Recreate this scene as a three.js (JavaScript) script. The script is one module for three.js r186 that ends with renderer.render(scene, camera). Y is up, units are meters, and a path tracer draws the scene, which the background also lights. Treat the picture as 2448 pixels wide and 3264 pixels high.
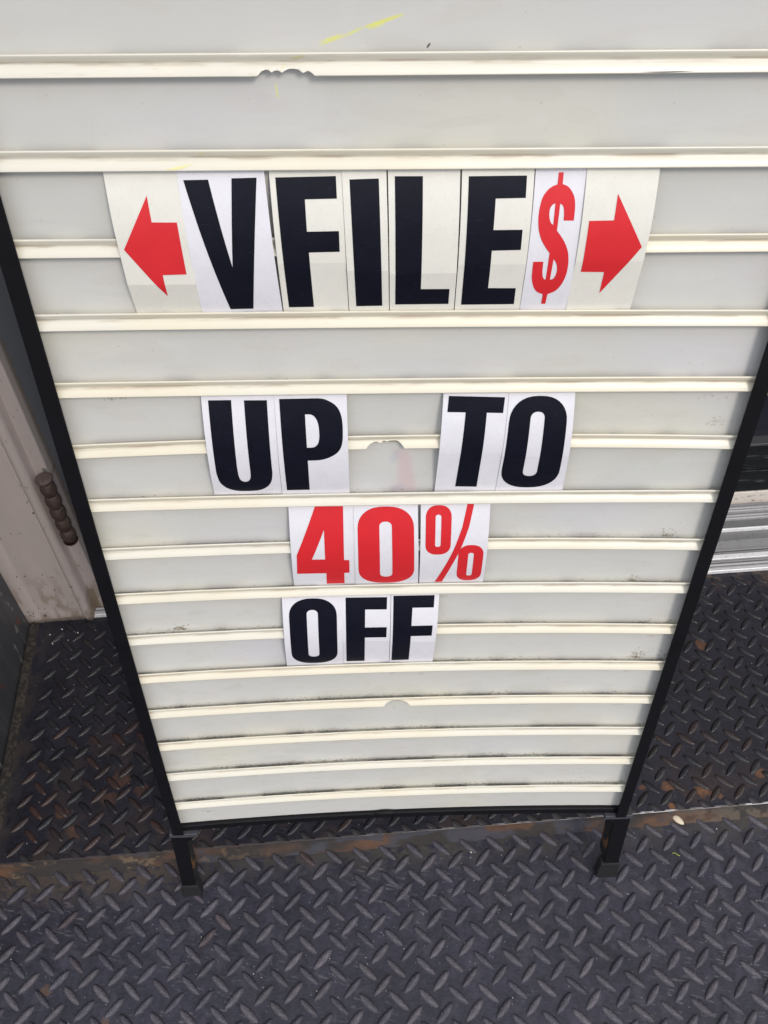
import * as THREE from 'three';
import { RoundedBoxGeometry } from 'three/addons/geometries/RoundedBoxGeometry.js';
import { mergeGeometries, mergeVertices } from 'three/addons/utils/BufferGeometryUtils.js';
import { TessellateModifier } from 'three/addons/modifiers/TessellateModifier.js';

// ---------------------------------------------------------------- camera, sky, sun, exposure
const scene = new THREE.Scene();
const camera = new THREE.PerspectiveCamera(60, 3 / 4, 0.05, 400);
camera.position.set(-0.02162, 1.37124, 0.4948);
camera.quaternion.set(-0.4128749, -0.0135192, -0.015447, 0.9105564);
camera.updateMatrixWorld();

{
  const W = 128, H = 64, d = new Float32Array(W * H * 4);
  for (let y = 0; y < H; y++) for (let x = 0; x < W; x++) {
    const el = ((y + 0.5) / H - 0.5) * Math.PI, s = Math.sin(el), i = (y * W + x) * 4;
    const az = (x + 0.5) / W * 6.2832;
    const cl = 1 + 0.08 * Math.sin(az * 3 + s * 4) + 0.06 * Math.sin(az * 7 - s * 9);   // soft unevenness of a bright cloud cover
    const L = s > 0 ? (0.62 + 1.15 * s) * cl : 0.3;
    d[i] = L * 0.94; d[i + 1] = L * 0.985; d[i + 2] = L * 1.075; d[i + 3] = 1;
  }
  const sky = new THREE.DataTexture(d, W, H, THREE.RGBAFormat, THREE.FloatType);
  sky.mapping = THREE.EquirectangularReflectionMapping;
  sky.magFilter = THREE.LinearFilter; sky.minFilter = THREE.LinearFilter; sky.wrapS = THREE.RepeatWrapping; sky.needsUpdate = true;
  scene.background = sky; scene.environment = sky;
}
const sun = new THREE.DirectionalLight(0xfff4e6, 1.6);
sun.position.set(3.2, 6.6, 6.6); sun.target.position.set(0, 0.5, 0);
sun.castShadow = true; sun.shadow.radius = 30; sun.shadow.mapSize.set(2048, 2048);
Object.assign(sun.shadow.camera, { left: -4, right: 4, top: 5, bottom: -4, near: 0.5, far: 30 });
scene.add(sun, sun.target);

const renderer = new THREE.WebGLRenderer({ antialias: true });
renderer.toneMapping = THREE.LinearToneMapping;
renderer.toneMappingExposure = 0.95;
renderer.shadowMap.enabled = true;

// ---------------------------------------------------------------- helpers
let seedState = 7;
const seed = (n) => { seedState = n; };
const rnd = () => { seedState = (seedState + 0x6d2b79f5) | 0; let t = Math.imul(seedState ^ (seedState >>> 15), 1 | seedState); t = (t + Math.imul(t ^ (t >>> 7), 61 | t)) ^ t; return ((t ^ (t >>> 14)) >>> 0) / 4294967296; };
const rr = (a, b) => a + (b - a) * rnd();
const clamp = (x, a = 0, b = 1) => Math.min(b, Math.max(a, x));
const sm = (a, b, x) => { const t = clamp((x - a) / (b - a)); return t * t * (3 - 2 * t); };
const mix = (a, b, t) => a + (b - a) * t;
function hash(x, y, s) { let h = Math.imul(x, 374761393) ^ Math.imul(y, 668265263) ^ Math.imul(s, 2147483647); h = Math.imul(h ^ (h >>> 13), 1274126177); return ((h ^ (h >>> 16)) >>> 0) / 4294967296; }
function vn(x, y, s) {
  const xi = Math.floor(x), yi = Math.floor(y), fx = x - xi, fy = y - yi, u = fx * fx * (3 - 2 * fx), v = fy * fy * (3 - 2 * fy);
  return mix(mix(hash(xi, yi, s), hash(xi + 1, yi, s), u), mix(hash(xi, yi + 1, s), hash(xi + 1, yi + 1, s), u), v);
}
function fbm(x, y, o, s) { let a = 0.5, r = 0, n = 0; for (let i = 0; i < o; i++) { r += a * vn(x, y, s + i * 17); n += a; a *= 0.5; x = x * 2.03 + 11.3; y = y * 2.03 + 5.7; } return r / n; }
const toS = (c) => { c = clamp(c); return Math.round(255 * (c <= 0.0031308 ? 12.92 * c : 1.055 * Math.pow(c, 1 / 2.4) - 0.055)); };
// texture from a function of (u, v) that returns linear colour
function tex(w, h, f, { wrap = THREE.RepeatWrapping, data = false } = {}) {
  const d = new Uint8Array(w * h * 4);
  for (let y = 0; y < h; y++) for (let x = 0; x < w; x++) {
    const c = f((x + 0.5) / w, (y + 0.5) / h), i = (y * w + x) * 4;
    if (data) { d[i] = d[i + 1] = d[i + 2] = Math.round(255 * clamp(c)); } else { d[i] = toS(c[0]); d[i + 1] = toS(c[1]); d[i + 2] = toS(c[2]); }
    d[i + 3] = 255;
  }
  const t = new THREE.DataTexture(d, w, h);
  t.wrapS = t.wrapT = wrap; t.magFilter = THREE.LinearFilter; t.minFilter = THREE.LinearMipmapLinearFilter; t.generateMipmaps = true;
  if (!data) t.colorSpace = THREE.SRGBColorSpace;
  t.needsUpdate = true; return t;
}
const lin = (r, g, b) => new THREE.Color().setRGB(r, g, b);
const std = (o) => new THREE.MeshStandardMaterial({ side: THREE.DoubleSide, ...o });
const phys = (o) => new THREE.MeshPhysicalMaterial({ side: THREE.DoubleSide, ...o });
const counts = {};
function numbered(n) { const k = counts[n] = (counts[n] ?? -1) + 1; return k ? `${n}_${String(k).padStart(3, '0')}` : n; }
function tag(o, label, category, group) { o.userData.label = label; o.userData.category = category; if (group) o.userData.group = group; return o; }
function thing(name, label, category, group) { const g = new THREE.Group(); g.name = numbered(name); scene.add(g); return tag(g, label, category, group); }
function part(name, geo, mat, parent) {
  const m = new THREE.Mesh(Array.isArray(geo) ? (geo.length > 1 ? mergeGeometries(geo.map((g) => (g.index ? g.toNonIndexed() : g))) : geo[0]) : geo, mat);
  m.name = name; m.castShadow = m.receiveShadow = true; parent.add(m); return m;
}
const box = (w, h, d, x, y, z, r = 0) => { const g = r ? new RoundedBoxGeometry(w, h, d, 2, r) : new THREE.BoxGeometry(w, h, d); return g.translate(x, y, z); };
// surface z(u,v) from a function on a grid, with uv; rows and columns are lists of parameter values
function grid(us, vs, f, uvf) {
  const p = [], uv = [], idx = [], n = us.length;
  for (const v of vs) for (const u of us) { const q = f(u, v); p.push(q[0], q[1], q[2]); const t = uvf ? uvf(u, v) : [u, v]; uv.push(t[0], t[1]); }
  for (let j = 0; j < vs.length - 1; j++) for (let i = 0; i < n - 1; i++) { const a = j * n + i; idx.push(a, a + 1, a + n + 1, a, a + n + 1, a + n); }
  const g = new THREE.BufferGeometry();
  g.setAttribute('position', new THREE.Float32BufferAttribute(p, 3)); g.setAttribute('uv', new THREE.Float32BufferAttribute(uv, 2)); g.setIndex(idx); g.computeVertexNormals(); return g;
}
const smoothPts = (pts, n = 60) => new THREE.CatmullRomCurve3(pts.map((p) => new THREE.Vector3(p[0], p[1], 0)), false, 'centripetal').getPoints(n).map((p) => [p.x, p.y]);
const lins = (a, b, n) => Array.from({ length: n + 1 }, (_, i) => a + (b - a) * i / n);

// ---------------------------------------------------------------- the two frames of reference of the place
// the shop front (threshold line = x axis, raised plate = y 0) and the leaning sign board (panel = z 0)
const SHOP = { pos: new THREE.Vector3(0, 0.02, -0.476), rot: 0.037 };
function atShop(o, x, y, z) { o.position.set(x, y, z).applyAxisAngle(new THREE.Vector3(0, 1, 0), SHOP.rot).add(SHOP.pos); o.rotation.y = SHOP.rot; return o; }
const BOARD_Q = new THREE.Quaternion(-0.0687945, 0.0007224, -0.0104757, 0.9975756);
const BOARD_O = new THREE.Vector3(0, 0.24078, 0);
function atBoard(o, x, v, z) { o.position.set(x, v, z).applyQuaternion(BOARD_Q).add(BOARD_O); o.quaternion.copy(BOARD_Q); return o; }

// ---------------------------------------------------------------- steel floor
const grime = (x, y) => fbm(x * 9, y * 9, 4, 3);
function paintColour(x, z) {                                  // worn blue-black paint on the steel, x and z in metres
  const a = fbm(x * 14, z * 14, 4, 21), b = fbm(x * 120, z * 120, 3, 22), c = fbm(x * 420, z * 420, 2, 23);
  const k = 0.60 + 0.54 * a + 0.6 * (b - 0.5) + 0.75 * (c - 0.5);
  let r = 0.0285 * k, g = 0.0275 * k, bl = 0.0435 * k;
  const dust = sm(0.56, 0.8, fbm(x * 55 + 3, z * 38, 4, 31)) * 0.4; // pale dry dust
  r = mix(r, 0.064, dust); g = mix(g, 0.061, dust); bl = mix(bl, 0.08, dust);
  const scr = sm(0.70, 0.80, fbm(x * 60 + z * 30, z * 420 - x * 130, 3, 35)) * sm(0.45, 0.65, fbm(x * 5, z * 5, 3, 36)); // fine scuffs
  r = mix(r, 0.15, scr * 0.65); g = mix(g, 0.145, scr * 0.65); bl = mix(bl, 0.155, scr * 0.65);
  const sp = hash(Math.floor(x * 900), Math.floor(z * 900), 41);
  if (sp > 0.9982) { const q = 0.12 + 0.35 * hash(Math.floor(x * 900), Math.floor(z * 900), 42); r += q * 0.8; g += q * 0.78; bl += q * 0.74; }
  return [r, g, bl];
}
const rustTone = (x, z) => { const a = fbm(x * 40, z * 60, 4, 51), b = fbm(x * 200, z * 200, 2, 52); return [0.075 + 0.12 * a * b * 2, 0.034 + 0.05 * a * b * 2, 0.02 + 0.02 * b]; };
const over = (c, d, t) => [mix(c[0], d[0], t), mix(c[1], d[1], t), mix(c[2], d[2], t)];
const STEP = 0.4433;
// patches of rust seen on the raised plate (x, z, radius), in shop coordinates
const SPOTS = [[0.372, 0.402, 0.009], [0.412, 0.405, 0.013], [0.466, 0.418, 0.016], [0.567, 0.394, 0.014], [0.545, 0.41, 0.010], [0.49, 0.428, 0.007], [0.41, 0.436, 0.010], [0.546, 0.15, 0.013], [-0.545, 0.37, 0.012], [-0.455, 0.32, 0.018], [-0.47, 0.355, 0.02], [-0.42, 0.34, 0.016], [-0.52, 0.40, 0.016], [-0.38, 0.30, 0.012]];
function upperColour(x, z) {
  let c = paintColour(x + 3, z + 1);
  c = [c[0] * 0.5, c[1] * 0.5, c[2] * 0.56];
  const edge = sm(0.33, 0.45, z) * sm(0.46, 0.62, fbm(x * 16, z * 20, 4, 61));             // rusting toward the bare edge, in patches
  c = over(c, over(rustTone(x, z), [0.032, 0.025, 0.024], 0.78), edge * 0.5);
  const left = sm(-0.2, -0.42, x) * sm(0.12, 0.32, z) * sm(0.5, 0.62, fbm(x * 24, z * 24, 4, 62));
  c = over(c, [0.052, 0.035, 0.031], left * 0.4);
  for (const [a, b, r] of SPOTS) {
    const d = Math.hypot(x - a, (z - b) * 1.2) / (r * 0.78) + 0.7 * (fbm(x * 90, z * 90, 3, 63) - 0.5) * 2;
    if (d < 1.1) c = over(c, [rustTone(x, z)[0] * 0.95, rustTone(x, z)[1], rustTone(x, z)[2]], sm(1.1, 0.75, d) * (x > 0 ? 0.9 : 0.4));
  }
  const wall = sm(0.055, 0.012, (x + 0.66) - 0.02 * (fbm(z * 30, 1, 3, 64) - 0.5)) * sm(0.3, 0.55, fbm(x * 80, z * 50, 4, 65)); // tan dirt lying along the wall
  c = over(c, [0.06, 0.048, 0.038], wall * 0.55);
  const sill = sm(0.05, 0.0, z) * sm(0.42, 0.6, fbm(x * 50, z * 70, 4, 66)) * sm(0.2, 0.5, x); // brown dirt by the threshold
  c = over(c, [0.085, 0.055, 0.04], sill * 0.8);
  return c;
}
function lowerColour(x, z) {
  let c = paintColour(x, z);
  const d = z - STEP - 0.014;
  const near = sm(0.05, 0.0, d + 0.02 * (fbm(x * 30, z * 30, 3, 71) - 0.5)) * sm(0.35, 0.55, fbm(x * 60, z * 60, 4, 72));
  c = over(c, [0.06, 0.052, 0.042], near * 0.7);
  const tan = sm(-0.28, -0.42, x) * sm(0.065, 0.01, d) * sm(0.38, 0.56, fbm(x * 110 + 5, z * 150, 5, 73));  // tan scale and old sealant on the left
  c = over(c, [0.085, 0.062, 0.046], tan * 0.65);
  for (const [a, b, r] of [[-0.53, 0.62, 0.008], [-0.44, 0.665, 0.006], [-0.36, 0.69, 0.005]]) {
    const q = Math.hypot(x - a, z - b) / r + 0.9 * (fbm(x * 90, z * 90, 3, 74) - 0.5) * 2;
    if (q < 1.1) c = over(c, [0.16, 0.085, 0.045], sm(1.1, 0.7, q) * 0.45);
  }
  return c;
}
const UX0 = -0.70, UX1 = 1.5, UZ0 = -0.02, UZ1 = STEP, LX0 = -0.9, LX1 = 1.1, LZ0 = STEP, LZ1 = 1.2;
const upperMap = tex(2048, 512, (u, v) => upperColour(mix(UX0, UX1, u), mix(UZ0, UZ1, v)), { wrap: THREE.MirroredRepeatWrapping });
const lowerMap = tex(2048, 900, (u, v) => lowerColour(mix(LX0, LX1, u), mix(LZ0, LZ1, v)), { wrap: THREE.MirroredRepeatWrapping });
const steelRough = tex(512, 512, (u, v) => 0.40 + 0.34 * fbm(u * 24, v * 24, 4, 81) , { data: true });
const steelBump = tex(512, 512, (u, v) => 0.5 * fbm(u * 40, v * 40, 3, 82) + 0.5 * hash(Math.floor(u * 512), Math.floor(v * 512), 83), { data: true });
const steelOpts = { roughness: 1, roughnessMap: steelRough, bumpMap: steelBump, bumpScale: 0.0004 };
const lowerMat = std({ map: lowerMap, ...steelOpts }), upperMat = std({ map: upperMap, ...steelOpts });
const lugTex = tex(256, 256, (u, v) => { const k = 0.6 + 0.8 * fbm(u * 9, v * 9, 4, 91); return [k * 0.8, k * 0.8, k * 0.8]; });
const wornTex = tex(512, 256, (u, v) => { const k = 0.55 + 0.5 * fbm(u * 12, v * 30, 4, 92), w = sm(0.50, 0.66, fbm(u * 20 + 4, v * 60, 4, 93)); const q = mix(k * 0.74, 1.25, w * 0.75); return [q, q, q]; }); // paint worn off in flecks
const lugMat = std({ color: 0xffffff, map: wornTex, roughness: 0.27, bumpMap: steelBump, bumpScale: 0.0005 });

function plateGeo(x0, x1, z0, z1, top, thick, mapBox) {
  const g = grid(lins(x0, x1, 2), lins(z0, z1, 2), (x, z) => [x, top, z], (x, z) => [(x - mapBox[0]) / (mapBox[1] - mapBox[0]), (z - mapBox[2]) / (mapBox[3] - mapBox[2])]);
  g.index.array.reverse(); g.computeVertexNormals();
  const b = box(x1 - x0, thick - 0.001, z1 - z0 - 0.002, (x0 + x1) / 2, top - thick / 2 - 0.0006, (z0 + z1) / 2);
  return [g, b];
}
// one raised lug: a long lens with a rounded top
function lugGeo(L, W, H) {
  const g = grid(lins(-1, 1, 14), [-1, -0.93, -0.82, -0.66, -0.4, 0, 0.4, 0.66, 0.82, 0.93, 1], (s, t) => {
    const w = W * Math.pow(1 - s * s * 0.97, 0.62), e = Math.pow(clamp(1 - Math.abs(s) ** 5), 0.6);
    return [s * L, H * Math.pow(1 - Math.abs(t) ** 2.7, 0.9) * e - 0.0002, t * w];
  }, (s, t) => [s * 0.5 + 0.5, t * 0.16 + 0.5]);
  g.index.array.reverse(); g.computeVertexNormals(); return g;
}
const glossMat = std({ color: 0xffffff, map: lugTex, roughness: 0.2, bumpMap: steelBump, bumpScale: 0.0003 });
function lugs(list, L, W, H, parent, y, mat = lugMat) {
  const m = new THREE.InstancedMesh(lugGeo(L, W, H), mat, list.length), o = new THREE.Object3D();
  list.forEach(([x, z, a, c], i) => { o.position.set(x, y, z); o.rotation.set(0, a, 0); o.scale.set(rr(0.96, 1.04), rr(0.85, 1.1), rr(0.9, 1.06)); o.updateMatrix(); m.setMatrixAt(i, o.matrix); m.setColorAt(i, c); });
  m.name = 'tread_lugs'; m.userData.kind = 'stuff'; m.castShadow = m.receiveShadow = true; parent.add(m); return m;
}
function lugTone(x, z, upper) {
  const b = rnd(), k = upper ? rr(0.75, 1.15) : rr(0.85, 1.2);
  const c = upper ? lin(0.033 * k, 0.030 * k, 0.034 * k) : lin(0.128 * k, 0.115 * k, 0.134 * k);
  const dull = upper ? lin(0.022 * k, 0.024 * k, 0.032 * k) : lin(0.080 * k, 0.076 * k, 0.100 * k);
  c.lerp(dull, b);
  const f = fbm(x * 6, z * 6, 3, 95);
  if (upper ? (x < -0.3 && z > 0.22 && rnd() < 0.45) : (x < 0 && rnd() < 0.07)) c.lerp(lin(0.10, 0.05, 0.038), rr(0.2, 0.55));
  else if (upper && z > 0.3 && f > 0.5 && rnd() < 0.5) c.lerp(lin(0.06, 0.034, 0.028), 0.5);
  return c;
}
function sheetThing(name, label, x0, x1, z0, z1, top, thick, mat, mapBox) {
  const g = new THREE.Group(); g.name = name; g.userData.kind = 'structure'; g.userData.label = label; scene.add(g); atShop(g, 0, 0, 0);
  part('steel_plate', plateGeo(x0, x1, z0, z1, top, thick, mapBox), mat, g);
  return g;
}
const lower = sheetThing('steel_floor', 'dark painted diamond plate steel floor in front of the sign', -1.6, 1.9, STEP - 0.02, 2.6, -0.02, 0.011, lowerMat, [LX0, LX1, LZ0, LZ1]);
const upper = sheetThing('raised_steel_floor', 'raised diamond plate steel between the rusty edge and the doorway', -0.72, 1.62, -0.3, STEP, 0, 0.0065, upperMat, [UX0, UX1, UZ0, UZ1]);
{
  seed(11);
  const P = 0.0414, list = [];
  for (let i = -26; i < 30; i++) for (let j = -3; j < 30; j++) {
    for (const [dx, dz, a] of [[0, 0, -1], [-0.5, 0.5, 1]]) {
      const x = 0.1273 + (i + dx) * P, z = 0.5874 + (j + dz) * 0.0411;
      if (z < STEP + 0.018 || x < -1.0 || x > 1.1 || z > 1.6) continue;
      list.push([x + rr(-0.0006, 0.0006), z + rr(-0.0006, 0.0006), a * (Math.PI / 4 + rr(-0.02, 0.02)), lugTone(x, z, false)]);
    }
  }
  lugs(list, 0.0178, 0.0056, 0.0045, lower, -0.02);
  const up = [], PX = 0.0389, PZ = 0.0385, cut = [];
  for (let i = -32; i < 34; i++) for (let j = -14; j < 4; j++) for (const [x0, z0, a] of [[0.4255, 0.4033, -1], [0.406, 0.4222, 1]]) {
    const x = x0 + i * PX, z = z0 + j * PZ;
    if (x < -0.615 || x > 1.3 || z < 0.012 || z > STEP + 0.003) continue;
    if (z > STEP - 0.0115) { cut.push([x, z, a]); continue; }
    up.push([x + rr(-0.0006, 0.0006), z + rr(-0.0006, 0.0006), a * (Math.PI / 4 + rr(-0.03, 0.03)), lugTone(x, z, true)]);
  }
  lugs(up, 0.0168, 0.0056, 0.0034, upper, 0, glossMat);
  const cg = cut.map(([x, z, a]) => {                          // lugs sheared off flush at the plate's edge
    const g = lugGeo(0.0168, 0.0056, 0.0034).rotateY(a * Math.PI / 4).translate(x, 0, z), p = g.attributes.position;
    for (let i = 0; i < p.count; i++) if (p.getZ(i) > STEP) p.setZ(i, STEP);
    return g.toNonIndexed();
  });
  cg.forEach((g) => g.computeVertexNormals());
  const m = part('sheared_lugs', mergeGeometries(cg), std({ color: lin(0.05, 0.046, 0.05), map: lugTex, roughness: 0.32 }), upper);
  m.userData.kind = 'stuff';
}
// rusty front edge of the raised plate, the weld bead under it and its worn bright corner
const rustMap = tex(2048, 64, (u, v) => {
  const x = u * 2.2, z = v * 0.03, a = fbm(x * 14, z * 30 + 3, 4, 101), b = fbm(x * 90, z * 120, 4, 102);
  let c = over([0.036, 0.031, 0.03], [0.145, 0.07, 0.038], sm(0.42, 0.68, a) * (0.25 + 0.75 * b));
  c = over(c, [0.055, 0.055, 0.07], sm(0.56, 0.64, fbm(x * 18 + 7, z * 40, 4, 103)) * 0.9);     // paint left on it
  c = over(c, [0.13, 0.105, 0.08], sm(1.15, 1.3, x + 0.15 * a) * 0.7 * sm(0.35, 0.6, b));        // paler to the right
  c = over(c, [0.16, 0.11, 0.07], sm(0.55, 0.3, x) * sm(0.58, 0.72, fbm(x * 90, z * 160, 5, 104)) * 0.8);
  return c;
});
const rustMat = std({ map: rustMap, roughness: 0.86, bumpMap: steelBump, bumpScale: 0.0006 });
{
  seed(5);
  const xs = lins(-0.7, 1.5, 260);
  const prof = [[STEP, -0.0008], [STEP + 0.0006, -0.007], [STEP + 0.004, -0.0125], [STEP + 0.009, -0.0165], [STEP + 0.0135, -0.0192], [STEP + 0.015, -0.0206]];
  const g = grid(xs, lins(0, prof.length - 1, prof.length - 1), (x, k) => {
    const q = prof[Math.round(k)], n = (fbm(x * 60, k * 2, 3, 105) - 0.5) * (x < -0.3 ? 0.006 : 0.0028) * (k > 0.5 ? 1 : 0.1);
    return [x, q[1] + n * 0.25, q[0] + n];
  }, (x, k) => [(x + 0.7) / 2.2, k / 6 + 0.08]);
  part('plate_edge', g, rustMat, upper);
  const worn = tex(1024, 8, (u) => { const x = u * 2.2 - 0.7, w = sm(0.42, 0.6, fbm(x * 30, 2, 4, 107)) * sm(0.24, 0.40, x) + 0.22 * sm(0.5, 0.65, fbm(x * 50, 7, 3, 108)) * sm(-0.2, 0, x); return over([0.06, 0.045, 0.045], [0.62, 0.62, 0.64], clamp(w)); });
  const e = grid(lins(-0.7, 1.5, 200), [0, 1], (x, k) => [x, 0.0004 - k * 0.0014, STEP - 0.0014 + k * 0.0018], (x) => [(x + 0.7) / 2.2, 0.5]);
  part('worn_edge', e, std({ map: worn, roughness: 0.35, metalness: 0.0 }), upper);
  // lumpy old sealant where the plate meets the wall
  const s = grid(lins(0.0, STEP, 60), lins(0, 1, 6), (z, k) => { const n = fbm(z * 50, k * 2, 3, 109), w = 0.010 + 0.007 * n; return [-0.661 + 0.026 * z + 0.005 + k * w, 0.011 * (1 - k) ** 1.6 * (0.6 + 0.7 * n) - 0.0005, z]; }, (z, k) => [z * 4, k * 0.3]);
  part('sealant_bead', s, std({ map: tex(256, 64, (u, v) => over([0.02, 0.018, 0.018], [0.055, 0.045, 0.036], sm(0.42, 0.72, fbm(u * 60, v * 14, 4, 110)))), roughness: 0.95 }), upper);
}
{
  const g = new THREE.Mesh(new THREE.CircleGeometry(260, 48).rotateX(-Math.PI / 2), std({ map: (() => { const t = tex(512, 512, (u, v) => { const k = 0.16 + 0.1 * fbm(u * 30, v * 30, 5, 121); return [k, k * 0.98, k * 0.95]; }); t.repeat.set(260, 260); return t; })(), roughness: 0.95 }));
  g.name = 'ground'; g.userData.kind = 'structure'; g.position.y = -0.016; g.receiveShadow = true; scene.add(g);
}

// ---------------------------------------------------------------- shop front: walls, jamb, doors, threshold
{
  const map = tex(1024, 1024, (u, v) => {                       // u along z (1 m), v height (1 m)
    let k = 0.75 + 0.5 * fbm(u * 8, v * 8, 4, 131), c = [0.056 * k, 0.058 * k, 0.066 * k];
    const drag = sm(0.56, 0.76, fbm(u * 90, v * 9, 4, 132)); c = over(c, [0.09, 0.09, 0.095], drag * 0.5);
    const chip = sm(0.70, 0.76, fbm(u * 60, v * 22, 4, 133)); c = over(c, [0.24, 0.235, 0.235], chip * 0.7);
    const red = sm(0.70, 0.73, fbm(u * 22 + 9, v * 16, 4, 134)); c = over(c, [0.16, 0.045, 0.03], red * 0.8);
    return c;
  });
  const w = thing('side_wall', 'dark grey scuffed wall left of the pinkish door frame', 'wall'); atShop(w, 0, 0, 0);
  const face = grid(lins(0.0, 0.6, 2), lins(-0.03, 2.5, 4), (z, y) => [-0.6605 + 0.026 * z, y, z], (z, y) => [z, y]);
  part('wall_face', [face, box(1.2, 2.53, 0.598, -1.2625, 1.235, 0.301).toNonIndexed()], std({ map, roughness: 0.55, bumpMap: steelBump, bumpScale: 0.0006 }), w);
}
{
  const f = thing('shop_facade', 'grey rendered shop facade above and beside the doorway', 'building'); atShop(f, 0, 0, 0);
  const m = std({ color: lin(0.13, 0.125, 0.12), roughness: 0.9 });
  part('upper_wall', box(7, 4, 0.5, 0.4, 4.51, -0.24), m, f);
  part('side_pier', box(2.4, 2.51, 0.5, 2.72, 1.245, -0.22), m, f);
  part('side_pier', box(2.2, 2.51, 0.28, -1.78, 1.245, -0.16), m, f);
}
{
  // painted timber jamb, run up from a profile (x, z)
  const prof = [[-0.668, 0.004], [-0.656, 0.0075], [-0.646, 0.0085], [-0.637, 0.0075], [-0.6335, 0.005], [-0.632, 0.006], [-0.5625, 0.0062], [-0.5612, 0.0045], [-0.5602, 0.003], [-0.5592, 0.0045], [-0.5565, 0.0082], [-0.5525, 0.0095], [-0.5475, 0.0085], [-0.5435, 0.005], [-0.542, 0.001], [-0.5412, -0.006], [-0.5402, -0.0125], [-0.539, -0.0145], [-0.5378, -0.0145], [-0.537, -0.0118], [-0.5205, -0.0112], [-0.5186, -0.0122], [-0.518, -0.015], [-0.518, -0.06]];
  const map = tex(512, 2048, (u, v) => {                       // u across 0.16 m, v height 1 m
    const x = u * 0.16, y = v;
    const k = 0.93 + 0.14 * fbm(x * 60, y * 12, 4, 141);
    let c = [0.45 * k, 0.395 * k, 0.38 * k];
    c = over(c, [0.24, 0.18, 0.14], sm(0.45, 0.7, fbm(x * 90, y * 40, 4, 142)) * 0.6 * sm(0.2, 0.03, y + 0.08 * (fbm(x * 40, y * 20, 3, 148) - 0.5)));
    const ch = sm(0.795, 0.82, fbm(x * 160, y * 110, 3, 143)) * (y < 0.35 ? 1 : 0.4); c = over(c, [0.045, 0.035, 0.03], ch * 0.9);
    const foot = sm(0.034, 0.004, y + 0.022 * (fbm(x * 120, y * 60, 4, 144) - 0.5)); c = over(c, [0.15, 0.095, 0.06], foot * 0.65 * (0.4 + 0.9 * fbm(x * 200, y * 200, 3, 147)));
    const rot = sm(0.085, 0.06, y + 0.03 * (fbm(x * 90, y * 70, 4, 145) - 0.5)) * sm(0.122, 0.13, x) * sm(0.142, 0.138, x - 0.0); c = over(c, [0.19, 0.14, 0.085], rot * 0.8);
    return c;
  }, { wrap: THREE.MirroredRepeatWrapping });
  const t = thing('door_frame', 'pinkish painted timber door frame standing against the dark wall', 'door frame'); atShop(t, 0, 0, 0);
  const m = std({ map, roughness: 0.5 });
  const ys = [...lins(0, 0.12, 24), ...lins(0.16, 2.26, 8)];
  const col = (a, b, y0) => grid(lins(a, b, b - a), ys, (k, y) => {
    const q = prof[Math.round(k)], n = (fbm(q[0] * 200, y * 60, 3, 146) - 0.5) * 0.006 * sm(0.1, 0.0, y), r = sm(0.014, 0, y) * 0.005 * (k > 0 ? 1 : 0);
    return [q[0] + n * 0.6 - (k === b && b < 20 ? r * 0.5 : 0), y0 + y * (1 - y0 / 2.3), q[1] + n - r];
  }, (k, y) => [(prof[Math.round(k)][0] + 0.668) / 0.16, y]);
  part('casing', col(0, 15, 0.001), m, t);
  part('jamb', col(15, 23, 0.006), m, t);
  part('head', box(2.1, 0.12, 0.09, 0.4, 2.32, -0.035), std({ color: lin(0.36, 0.3, 0.29), roughness: 0.5 }), t);
}
{
  // narrow grey leaf closed beside the hinge
  const d = thing('door', 'dark grey door leaf hung on the brown hinge behind the sign', 'door'); atShop(d, -0.3, 0.045, -0.03);
  const m = std({ color: lin(0.078, 0.084, 0.098), map: tex(256, 256, (u, v) => { const k = 0.85 + 0.3 * fbm(u * 10, v * 10, 4, 151); return [k, k, k]; }), roughness: 0.42 });
  part('leaf', box(0.43, 2.17, 0.036, 0.002, 1.085, -0.018, 0.002), m, d);
  const crust = tex(128, 128, (u, v) => fbm(u * 14, v * 10, 4, 155), { data: true });
  const bm = (r, g, b) => std({ color: lin(r, g, b), map: lugTex, roughness: 0.58, bumpMap: crust, bumpScale: 0.0016 });
  const h = new THREE.Group(); h.name = 'hinge'; h.position.set(-0.2225, 0.186, 0.0335); d.add(h); h.userData.label = 'brown paint-caked butt hinge with stacked knuckles';
  const knuckle = new THREE.LatheGeometry([[0.0001, 0], [0.0086, 0.0004], [0.0108, 0.003], [0.0124, 0.011], [0.0122, 0.018], [0.0106, 0.0245], [0.0082, 0.0272], [0.0001, 0.0276]].map((p) => new THREE.Vector2(...p)), 24);
  for (let i = 0; i < 5; i++) { const k = part('knuckle', knuckle, bm(0.08, 0.052, 0.044), h); k.position.set(rr(-0.0004, 0.0004), i * 0.0276, rr(-0.0003, 0.0003)); k.rotation.y = i * 1.1; }
  const cap = new THREE.LatheGeometry([[0.0001, 0], [0.009, 0.0005], [0.0125, 0.003], [0.0135, 0.006], [0.0128, 0.009], [0.0105, 0.0108], [0.0001, 0.0114]].map((p) => new THREE.Vector2(...p)), 28);
  part('pin_cap', cap, bm(0.13, 0.092, 0.085), h).position.y = 0.138;
  const tip = new THREE.SphereGeometry(0.0122, 24, 12, 0, Math.PI * 2, Math.PI / 2, Math.PI / 2).scale(1, 0.75, 1);
  part('pin_tip', tip, bm(0.075, 0.038, 0.032), h);
  for (const s of [-1, 1]) part('hinge_leaf', box(0.008, 0.168, 0.0022, s * 0.0062, 0.07, -0.0125 + (s > 0 ? -0.008 : 0), 0.0006).rotateY(s * 0.5), std({ color: lin(0.2, 0.2, 0.18), roughness: 0.5 }), h);
}
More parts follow.
